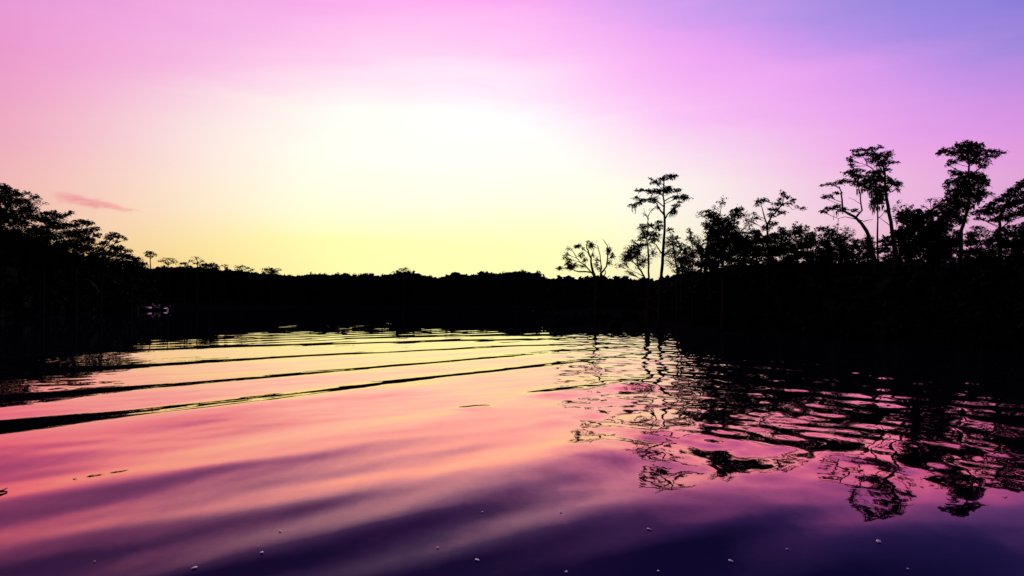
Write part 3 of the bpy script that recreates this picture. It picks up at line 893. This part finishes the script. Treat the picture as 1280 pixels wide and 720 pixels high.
# ------------------------------------------------------------------ left bank trees
LEFT = [
    ('tall dark tree cut by the edge of the view, highest of the near bank wood', 82, [(2, 398), (2, 330), (1, 270), (0, 240)],
     [(2, 234, 9, 5), (12, 239, 10, 4), (22, 243, 9, 3.4), (34, 241, 4, 1.6), (0, 248, 12, 8), (16, 252, 14, 7), (30, 252, 9, 5), (42, 246, 6, 2.4), (36, 262, 12, 6), (6, 268, 14, 12), (24, 274, 16, 12), (-12, 244, 12, 14), (8, 296, 18, 16), (30, 298, 18, 14), (-10, 280, 14, 20)],
     [(48, 250, 6, 3), (58, 253, 6, 1.4), (42, 255, 8, 4)]),
    ('feathery tree with ragged tips just inside the tallest edge tree', 88, [(54, 398), (54, 340), (52, 300), (52, 282)],
     [(56, 267, 8, 2.6), (66, 266, 8, 2.6), (46, 272, 10, 5), (60, 275, 12, 5), (76, 270, 7, 3), (90, 265.5, 4, 2), (84, 268, 4, 2), (70, 282, 13, 5), (48, 288, 14, 8), (64, 296, 15, 7), (44, 304, 16, 10), (62, 312, 18, 9), (52, 326, 22, 12)],
     [(72, 278, 14, 9), (84, 288, 8, 8), (62, 290, 14, 10)]),
    ('tree with layered airy boughs and a rounded shoulder, middle of the near bank wood', 96, [(94, 394), (95, 345), (96, 310), (98, 288)],
     [(100, 277, 9, 2.6), (110, 279, 8, 2.6), (90, 281, 10, 3), (118, 286, 7, 2.6), (104, 289, 12, 4), (88, 292, 11, 4), (122, 294, 5, 3), (110, 299, 11, 4), (92, 304, 12, 5), (80, 306, 10, 6), (104, 311, 13, 4.6), (84, 320, 14, 7), (104, 325, 14, 6), (118, 318, 8, 4)],
     [(100, 296, 20, 14), (112, 308, 12, 10), (94, 314, 14, 10), (84, 298, 10, 8)]),
    ('tree with one long ragged bough towards open water, last tall one on left', 104, [(126, 392), (127, 350), (127, 325), (130, 310), (138, 300)],
     [(142, 293, 7, 2.6), (150, 296, 6, 2), (136, 297, 6, 3.4), (156, 299, 3, 1), (146, 302, 4, 1.6), (130, 304, 8, 3), (124, 311, 8, 3), (134, 316, 10, 3.4), (146, 318, 7, 3), (128, 325, 13, 5), (144, 328, 10, 4), (116, 328, 10, 6), (150, 310, 8, 3), (156, 320, 8, 4), (140, 309, 8, 3), (160, 313, 5, 2)],
     [(148, 312, 7, 4), (138, 322, 12, 8), (152, 324, 7, 5), (122, 318, 9, 6)]),
    ('small lacy tree where the near bank drops to the far treeline', 118, [(164, 390), (164, 350), (163, 335), (162, 326)],
     [(162, 321, 7, 2.4), (170, 323, 6, 2), (178, 330, 6, 3), (156, 328, 7, 3), (168, 328, 6, 2.4), (160, 334, 11, 4), (172, 334, 6, 3), (178, 337, 5, 2.4)],
     [(164, 327, 9, 6), (174, 326, 5, 5), (182, 333, 5, 4), (170, 333, 10, 5)]),
]
for i, (lab, dep, tr, pd, sp) in enumerate(LEFT):
    extra = [([tr[2], (tr[2][0] + 8, tr[2][1] - 10), (pd[1][0], pd[1][1])], 0.9, 0.3), ([tr[1], (tr[1][0] - 10, tr[1][1] - 22), (tr[1][0] - 14, tr[1][1] - 36)], 0.9, 0.3)]
    hero_tree('riverside_tree', lab, 'tree', dep, [(tr, 2.0 if i < 3 else 1.4, 0.5)] + extra, pd, sparse=sp, leaf=M_LEAF2, flat=0.6, size=1.9, seed=40 + i, dens=1.75)

# flat-topped pines standing above the far wood
PINES = [
    ('slender umbrella pine on a bare stem, tallest above the far wood beside the near bank', 190, 188, 340, [(188, 315.5, 7, 1.6), (184, 318, 4, 1.4), (193, 318, 4, 1.2), (188, 320, 5, 1.2)]),
    ('wide thin-domed pine, next to the tall stemmed umbrella pine', 196, 210, 340, [(210, 323.5, 8, 1.5), (203, 326, 5, 1.8), (218, 327, 5, 1.8), (208, 329, 4, 1)]),
    ('small low pine tuft in the hollow between two domed pines', 200, 231, 342, [(231, 330, 6, 2), (228, 334, 5, 1.6), (236, 333, 4, 1.5)]),
    ('open umbrella pine with a ring-like crown in the middle of the far pines', 204, 246, 342, [(246, 322.5, 7, 1.4), (239, 326, 4, 1.6), (253, 326, 4, 1.5), (246, 329, 5, 1)]),
    ('broad heavy flat-topped pine, darkest and widest of the far pines', 208, 262, 345, [(258, 331, 9, 2.4), (266, 331, 8, 2.4), (252, 334, 7, 3), (270, 335, 7, 2.6), (262, 336, 12, 3)]),
    ('faint small reddish pine top beyond the broad heavy flat-topped pine', 212, 281, 345, [(281, 332, 4.5, 1.6), (284, 335, 3, 1.4)]),
    ('long thin reddish pine top trailing down to the low treeline', 214, 303, 347, [(300, 333, 7, 1.8), (308, 335, 6, 1.6), (314, 337.5, 4, 1.6), (297, 337, 4, 1.2)]),
    ('low wide pine, last flat top before the even treeline', 217, 339, 348, [(334, 337, 8, 1.8), (344, 337, 8, 1.8), (339, 340, 11, 2)]),
    ('pale airy domed tree rising over the middle of the far treeline', 224, 504, 350, [(504, 336.5, 8, 1.8), (496, 340, 6, 1.8), (512, 339, 6, 2), (504, 341, 9, 1.6)]),
]
for i, (lab, dep, x0, y0, pd) in enumerate(PINES):
    top = pd[0]
    thin = i in (1, 3, 5, 6, 8)
    limbs = [([(x0, y0 + 20), (x0, y0), (x0 + 0.4, top[1] + 5), (top[0], top[1] + 1)], 0.75, 0.35)]
    for p in pd[1:]:
        limbs.append(([(x0, top[1] + 8), ((x0 + p[0]) / 2, top[1] + 6), (p[0], p[1] + 0.5)], 0.4, 0.2))
    sp = [(p[0], p[1], p[2] * 1.05, p[3] * 1.2) for p in pd] if thin else [(top[0], top[1] - 1, top[2], 1.5)]
    hero_tree('flat_topped_pine', lab, 'pine tree', dep, limbs, pd, sparse=sp, leaf=M_PINE, flat=0.7, size=1.5, seed=60 + i, dens=0.9 if thin else 1.8, spread_d=0.9)


# ------------------------------------------------------------------ bush and tree kinds that repeat
def bush_meshes(seed, height=1.0, radius=0.5, blobs=16, leaves=46, size=0.085, inner=26, low=0.05, flat=0.3):
    """a crown mesh of unit height made of leaf clumps, and its stems"""
    rn = random.Random(seed)
    c = MB()
    w = MB()
    w.tube([(0, 0, -0.08), (0.02, 0, height * 0.3), (-0.01, 0.02, height * 0.65), (0, 0, height * 0.88)], [0.022, 0.018, 0.012, 0.005], 6)
    for k in range(blobs):
        z = low + (height * 0.96 - low) * (k + 0.5) / blobs
        f = z / height
        prof = math.sin(math.pi * min(1, max(0.0, 0.16 + 0.78 * f))) ** 0.6 * radius
        a = rn.uniform(0, 6.28)
        r = prof * math.sqrt(rn.uniform(0.05, 0.85))
        p = Vector((math.cos(a) * r, math.sin(a) * r, z))
        w.tube([(0, 0, z * 0.6), (p.x * 0.5, p.y * 0.5, z * 0.85), (p.x, p.y, p.z)], [0.010, 0.007, 0.003], 4)
        br = radius * rn.uniform(0.28, 0.5) * (0.7 if f > 0.85 else 1)
        for _ in range(leaves):
            q = Vector((rn.gauss(0, 1), rn.gauss(0, 1), rn.gauss(0, 0.75))).normalized() * (br * rn.uniform(0.45, 1.1))
            q.z *= 0.75
            c.leaf(p + q, size, flat, 1.7, rn)
        for _ in range(inner):
            q = Vector((rn.gauss(0, 0.4), rn.gauss(0, 0.4), rn.gauss(0, 0.35))) * br
            c.leaf(p + q, size * 2.0, 0.2, 1.5, rn)
    return c, w


KINDS_BUSH = []
for s in range(5):
    c, w = bush_meshes(100 + s, 1.0, 0.50 + 0.04 * s, blobs=17, leaves=42, inner=16)
    KINDS_BUSH.append((mesh('shrub_crown', c.V, c.F, M_LEAF2), mesh('shrub_stems', w.V, w.F, M_BARK)))
KINDS_TREE = []
for s in range(6):
    c, w = bush_meshes(200 + s, 1.0, 0.30 + 0.025 * s, blobs=22, leaves=40, size=0.06, inner=10, low=0.10, flat=0.4)
    KINDS_TREE.append((mesh('far_crown', c.V, c.F, M_LEAF2 if s % 2 else M_PINE), mesh('far_trunk', w.V, w.F, M_BARK)))


def plant(name, kinds, k, x, y, h, wide, label, cat, group, names=('crown', 'stems')):
    z = float(land_z(np.array([x]), np.array([y]))[0])
    z = max(z, -0.4)
    r = obj(name, None, label=label, cat=cat, group=group, loc=(x, y, z - 0.05))
    cm, wm_ = kinds[k % len(kinds)]
    rot = rnd.uniform(0, 6.28)
    for nm, me in ((names[0], cm), (names[1], wm_)):
        o = obj(nm, me, r)
        o.rotation_euler = (0, 0, rot)
        o.scale = (h * wide, h * wide, h)
    return r


def interp(tab, x):
    return float(np.interp(x, [t[0] for t in tab], [t[1] for t in tab]))


# solid top of the dark thicket along the right bank, as seen in the photograph
TOP_R = [(690, 350), (700, 349), (722, 354), (735, 350), (750, 347), (780, 350), (800, 352), (830, 351), (850, 348), (870, 343), (900, 340), (940, 336), (1000, 334), (1050, 333), (1100, 334), (1150, 330), (1200, 332), (1280, 328), (1420, 322)]
DEP_R = [(690, 118), (735, 114), (800, 108), (840, 86), (868, 60), (885, 48), (960, 46), (1090, 39), (1200, 34.5), (1280, 32), (1420, 28)]
k = 0
for row, (dd, dy, step) in enumerate(((0.6, 3, 13.0), (3.2, 0, 12.0), (6.5, -1.0, 17.0))):
    x = 692.0 + row * 5 + (4 if row else 0)
    while x < 1400:
        dep = interp(DEP_R, x) + dd + rnd.uniform(-0.4, 0.4)
        top = interp(TOP_R, x) + dy + rnd.uniform(-2.5, 3.5) + (9 if row == 0 else 0)
        P = at(x, top, dep)
        h = P.z - max(0.0, float(land_z(np.array([P.x]), np.array([dep]))[0])) + 0.05
        if x < 1300:
            plant('bank_shrub', KINDS_BUSH, k, P.x, dep, h, rnd.uniform(0.75, 0.95) * (1.1 if dep < 40 else 1.0), 'dark dense shrub in the unbroken thicket along the right bank', 'shrub', 'shrubs of the right bank thicket')
        else:
            plant('bank_shrub', KINDS_BUSH, k, P.x, dep, h, 0.95, 'dark dense shrub in the unbroken thicket along the right bank', 'shrub', 'shrubs of the right bank thicket')
        k += 1
        x += step * rnd.uniform(0.8, 1.2) * (46.0 / dep)

# low growth along the bare spit where the lone tree stands
for i in range(22):
    x = 694 + i * 8.2 + rnd.uniform(-3, 3)
    X0 = at(x, 400, 52).x
    for _ in range(40):
        dep = rnd.uniform(46.5, 58)
        X0 = at(x, 400, dep).x
        if float(shore_dist(np.array([X0]), np.array([dep]))[0]) > 0.3:
            break
    plant('waterside_shrub', KINDS_BUSH, i, X0, dep, rnd.uniform(0.5, 1.0), 1.2, 'knee-high dark shrub on the low spit around the lone spreading tree', 'shrub', 'low shrubs of the spit')

# left bank thicket
TOP_L = [(-60, 286), (0, 298), (40, 311), (80, 322), (110, 330), (150, 334), (180, 337), (200, 337)]
DEP_L = [(-60, 74), (0, 82), (75, 101), (130, 121), (150, 131), (175, 160), (200, 190)]
for row, (dd, dy, step) in enumerate(((1.0, 12, 13.0), (4.0, 0, 12.0))):
    x = -50.0 + row * 6
    while x < 186:
        dep = interp(DEP_L, x) + dd
        P = at(x, interp(TOP_L, x) + dy + rnd.uniform(-3, 3), dep)
        h = P.z + 0.1
        plant('bank_shrub', KINDS_BUSH, k, P.x, dep, h, 0.62 if x < 100 else 0.8, 'tall dark shrub in the solid thicket under the near left bank trees', 'shrub', 'shrubs of the left bank thicket')
        k += 1
        x += step * rnd.uniform(0.8, 1.2) * (95 / dep)

# far wood: each crown top follows the treeline of the photograph
TOP_F = [(140, 338), (170, 336), (195, 335), (215, 333), (240, 334), (262, 337), (300, 338), (320, 341), (350, 343), (370, 345.5), (395, 342), (420, 344), (432, 341), (445, 345), (457, 341), (470, 344.5), (500, 340), (520, 341), (535, 345), (550, 347), (560, 343), (570, 340),
         (583, 344), (595, 343), (605, 340), (618, 342), (634, 340), (648, 338.5), (660, 340), (672, 340), (680, 347), (690, 348), (705, 350), (722, 353), (760, 350), (800, 350)]
DEP_F = [(140, 196), (200, 214), (300, 222), (500, 228), (640, 228), (800, 228)]
for row, (dd, dy, step) in enumerate(((4.0, 5.0, 10.5), (9.0, 0.0, 7.5), (14.0, 1.5, 9.5))):
    x = 150.0 + row * 4
    while x < 800:
        dep = interp(DEP_F, x) + dd + rnd.uniform(-1.5, 1.5)
        top = interp(TOP_F, x) + dy + rnd.uniform(-0.8, 1.6)
        P = at(x, top, dep)
        gz = float(land_z(np.array([P.x]), np.array([dep]))[0])
        h = P.z - gz + 0.05
        plant('far_tree', KINDS_TREE, rnd.randint(0, 5), P.x, dep, h, rnd.uniform(0.62, 0.9), 'dark tree in the even wood closing off the far side of the river', 'tree', 'trees of the far wood', ('crown', 'trunk'))
        x += step * rnd.uniform(0.75, 1.25)


# dense growth inside the woods that nobody could count
def undergrowth(name, tab_dep, tab_top, x0, x1, dd0, dd1, drop, n, size, label, seed):
    rn = random.Random(seed)
    m = MB()
    for _ in range(n):
        x = rn.uniform(x0, x1)
        dep = interp(tab_dep, x) + rn.uniform(dd0, dd1)
        zt = at(x, interp(tab_top, x) + drop, dep).z
        X = at(x, 400, dep).x
        z = rn.uniform(-0.1, max(0.4, zt)) if rn.random() < 0.7 else zt * rn.uniform(0.75, 1.02)
        m.leaf(Vector((X, dep, z)), size, 0.2, 1.4, rn)
    o = m.build(name, M_LEAF2, kind='stuff')
    o['label'] = label
    o['category'] = 'undergrowth'


undergrowth('undergrowth', DEP_R, TOP_R, 688, 1420, 1.0, 8.0, 4.0, 26000, 0.5, 'dense dark undergrowth filling the right bank wood', 301)
undergrowth('undergrowth', DEP_L, TOP_L, -60, 190, 1.5, 8.0, 6.0, 16000, 0.9, 'dense dark undergrowth beneath the left bank trees', 302)
undergrowth('undergrowth', DEP_F, TOP_F, 150, 800, 4.0, 15.0, 2.5, 34000, 1.2, 'dense dark undergrowth inside the far wood', 303)

# ------------------------------------------------------------------ the small motorboat lying off the far bank
boat_depth = 141.0
bx = at(191, 388, boat_depth).x
boat = obj('motorboat', None, label='small open motorboat with a pale glossy bow deck lying off the dark far bank', cat='boat', loc=(bx, boat_depth, 0.0))
boat.rotation_euler = (math.radians(8), 0, math.radians(3))
# hull: stations from stern (+x) to bow (-x)
hv, hf = [], []
stations = []
for i in range(13):
    t = i / 12.0                                  # 0 stern, 1 bow
    x = 2.9 - 5.9 * t
    half = 0.98 * (1 - max(0, (t - 0.45) / 0.55) ** 2.2) + 0.02
    top = 0.50 + 0.22 * t ** 2
    keel = -0.22 + 0.42 * max(0, (t - 0.7) / 0.3) ** 2
    stations.append((x, half, top, keel))
for x, half, top, keel in stations:
    for sx, z in ((-1, top), (-0.86, top * 0.45), (-0.62, 0.0 + keel * 0.3), (0, keel), (0.62, 0.0 + keel * 0.3), (0.86, top * 0.45), (1, top)):
        hv.append((x, sx * half, z))
for i in range(12):
    for j in range(6):
        a = i * 7 + j
        hf.append((a, a + 1, a + 8, a + 7))
hf.append(tuple(range(7)))
obj('hull', mesh('hull', hv, hf, M_NAVY, True), boat)
# cambered white foredeck
dv, dfc = [], []
for i in range(5, 13):
    x, half, top, keel = stations[i]
    half *= 1.02
    for j in range(9):
        u = -1 + j / 4.0
        dv.append((x, u * (half + 0.015), top + 0.03 + 0.07 * (1 - abs(u) ** 1.5) * half))
for i in range(7):
    for j in range(8):
        a = i * 9 + j
        dfc.append((a, a + 9, a + 10, a + 1))
obj('foredeck', mesh('foredeck', dv, dfc, M_METAL, True), boat)
m = MB()
for sgn in (-1, 1):
    m.tube([(s[0], sgn * (s[1] + 0.02), s[2] - 0.03) for s in stations], 0.03, 6)
m.build('gunwale', M_NAVY, boat, True)
m = MB()
m.box((-0.05, -0.30, 0.05), (0.40, 0.30, 0.98))
m.box((-0.12, -0.34, 0.98), (0.44, 0.34, 1.02))
m.build('console', M_BLACK, boat)
v = [(-0.12, -0.33, 1.02), (-0.12, 0.33, 1.02), (0.12, 0.29, 1.36), (0.12, -0.29, 1.36), (-0.10, -0.33, 1.02), (-0.10, 0.33, 1.02), (0.14, 0.29, 1.36), (0.14, -0.29, 1.36)]
obj('windshield', mesh('windshield', v, [(0, 1, 2, 3), (7, 6, 5, 4), (0, 4, 5, 1), (1, 5, 6, 2), (2, 6, 7, 3), (3, 7, 4, 0)], M_GLASS), boat)
m = MB()
m.box((0.85, -0.45, 0.1), (1.25, 0.45, 0.62))
m.box((1.17, -0.45, 0.62), (1.27, 0.45, 1.08))
m.build('seat', M_BLACK, boat)
m = MB()
m.box((2.3, -0.8, 0.46), (2.86, 0.0, 0.50))
m.build('stern_deck', M_METAL, boat)
m = MB()
m.tube([(3.0, 0, -0.3), (3.02, 0, 0.35), (3.05, 0, 0.55)], [0.06, 0.09, 0.16], 8)
m.tube([(3.06, 0, 0.5), (3.10, 0, 0.72), (3.08, 0, 0.95), (3.05, 0, 1.04)], [0.2, 0.24, 0.22, 0.08], 10)
m.build('outboard_motor', M_BLACK, boat, True)

# ------------------------------------------------------------------ pale leaves and a twig afloat near the viewer
FLOAT = [(243, 712, 5.5, 'largest pale leaf afloat in the dark water at the lower left'), (327, 693, 4.5, 'pale leaf floating a little beyond the largest lower-left one'), (350, 665, 3.5, 'small pale leaf, farthest of the three floating at the lower left'),
         (596, 700, 5.5, 'brightest pale leaf afloat near the bottom middle of the water'), (547, 684, 3, 'tiny pale leaf just left of the brightest bottom-middle one'), (701, 641, 3, 'tiny pale leaf alone on the dark swell below the tall cypress reflection'),
         (708, 713, 3.5, 'small pale leaf at the bottom edge, right of the brightest bottom-middle leaf'), (811, 662, 4.5, 'pale leaf floating under the lowest tip of the tall cypress reflection'), (913, 696, 5, 'greyish pale leaf on the black-blue water near the bottom'),
         (823, 708, 3.2, 'small pale leaf near the bottom edge below the cypress reflection'), (1098, 677, 6, 'pale leaf at the end of a dark ripple in the lower right'), (984, 684, 3, 'tiny pale leaf between two larger ones in the lower right'), (603, 640, 2.6, 'faint tiny leaf on the pink swell above the brightest bottom-middle leaf'),
         (118, 702, 2.6, 'faint tiny leaf in the dark corner of the lower left water'), (1135, 708, 2.8, 'tiny pale leaf closest to the bottom right corner')]


def wz(x, y):
    # height of the water mesh near x, y
    d = (Vw[:, 0] - x) ** 2 + (Vw[:, 1] - y) ** 2
    return float(Vw[np.argmin(d), 2])


for i, (x, y, s, lab) in enumerate(FLOAT):
    rn = random.Random(500 + i)
    p = on_water(x, y)
    px = p.y / F
    L = s * px * 0.52
    wd = L * rn.uniform(1.5, 2.2)
    V_, F_ = [(0, 0, 0.006)], []
    n = 12
    for k in range(n):
        a = 2 * math.pi * k / n
        r = 1 - 0.25 * abs(math.sin(a * 0.5 + 0.4)) + rn.uniform(-0.06, 0.06)
        V_.append((math.cos(a) * L * r, math.sin(a) * wd * r, 0.004 + 0.12 * L * math.cos(a) ** 2))
    for k in range(n):
        V_.append((V_[k + 1][0] * 0.97, V_[k + 1][1] * 0.97, V_[k + 1][2] - 0.003))
    for k in range(n):
        k2 = (k + 1) % n
        F_.append((0, 1 + k, 1 + k2))
        F_.append((1 + k, 1 + n + k, 1 + n + k2, 1 + k2))
    F_.append(tuple(range(1 + n, 1 + 2 * n))[::-1])
    o = obj('floating_leaf', mesh('floating_leaf', V_, F_, M_PETAL, True), label=lab, cat='leaf', group='pale leaves afloat on the near water', loc=(p.x, p.y, wz(p.x, p.y) + 0.004))
    o.rotation_euler = (rn.uniform(-0.05, 0.12), rn.uniform(-0.1, 0.1), rn.uniform(-0.5, 0.5))

p0, p1 = on_water(-14, 621), on_water(9, 617)
m = MB()
z0 = wz(p1.x, p1.y) + 0.008
m.tube([(p0.x, p0.y, z0), ((p0.x + p1.x) / 2, (p0.y + p1.y) / 2 + 0.02, z0 + 0.01), (p1.x, p1.y, z0)], [0.016, 0.014, 0.006], 7)
m.tube([((p0.x + p1.x) / 2, (p0.y + p1.y) / 2 + 0.02, z0 + 0.01), (p1.x - 0.06, p1.y + 0.09, z0 + 0.012)], [0.008, 0.004], 5)
m.build('floating_twig', M_BARK, smooth=True, label='thin black twig floating at the left edge of the pink water', cat='twig')

# ------------------------------------------------------------------ the one wisp of rosy cloud
cd = 2600.0
c0 = at(125, 255, cd)
kpx = cd / F
cm_, b, out = material('rosy_cloud')
tcn = b.n('ShaderNodeTexCoord')
gen = b.n('ShaderNodeMapping')
b.put(gen.inputs[0], tcn.outputs['Object'])
gen.inputs['Scale'].default_value = (1 / kpx, 1 / kpx, 1 / kpx)
sepc = b.n('ShaderNodeSeparateXYZ')
b.put(sepc.inputs[0], gen.outputs[0])
mpc = b.n('ShaderNodeMapping')
b.put(mpc.inputs[0], gen.outputs[0])
mpc.inputs['Scale'].default_value = (0.035, 0.035, 0.16)
nc = b.noise(mpc.outputs[0], 1.5, 6.0, 0.65, 0.6)
# centre line drops to the right: z = -0.2 x, thinner towards the right tip
zc = b.math('ADD', sepc.outputs[2], b.math('MULTIPLY_ADD', sepc.outputs[0], 0.20, b.math('MULTIPLY', b.math('SUBTRACT', nc.outputs[0], 0.5), 24.0)))
th = b.maprange(sepc.outputs[0], -56, 58, 10.5, 1.8, smooth=False)
rz = b.math('DIVIDE', zc, th)
ex = b.math('DIVIDE', b.math('ADD', sepc.outputs[0], 3.0), 62.0)
ey = b.math('DIVIDE', sepc.outputs[1], 16.0)
rr = b.math('ADD', b.math('ADD', b.math('MULTIPLY', rz, rz), b.math('POWER', b.math('ABSOLUTE', ex), 4.0)), b.math('MULTIPLY', ey, ey))
dn = b.math('MULTIPLY', b.maprange(rr, 1.0, 0.0), b.maprange(nc.outputs[0], 0.3, 0.65, 0.35, 1.0))
va = b.n('ShaderNodeVolumeAbsorption')
va.inputs['Color'].default_value = (0.93, 0.40, 0.62, 1)
b.put(va.inputs['Density'], b.math('MULTIPLY', dn, 1.0 / (22 * kpx)))
b.t.links.new(va.outputs[0], out.inputs['Volume'])
m = MB()
m.box((-68 * kpx, -18 * kpx, -26 * kpx), (66 * kpx, 18 * kpx, 26 * kpx))
m.build('cloud', cm_, loc=c0, label='single thin wisp of rosy cloud hanging above the left bank trees', cat='cloud')
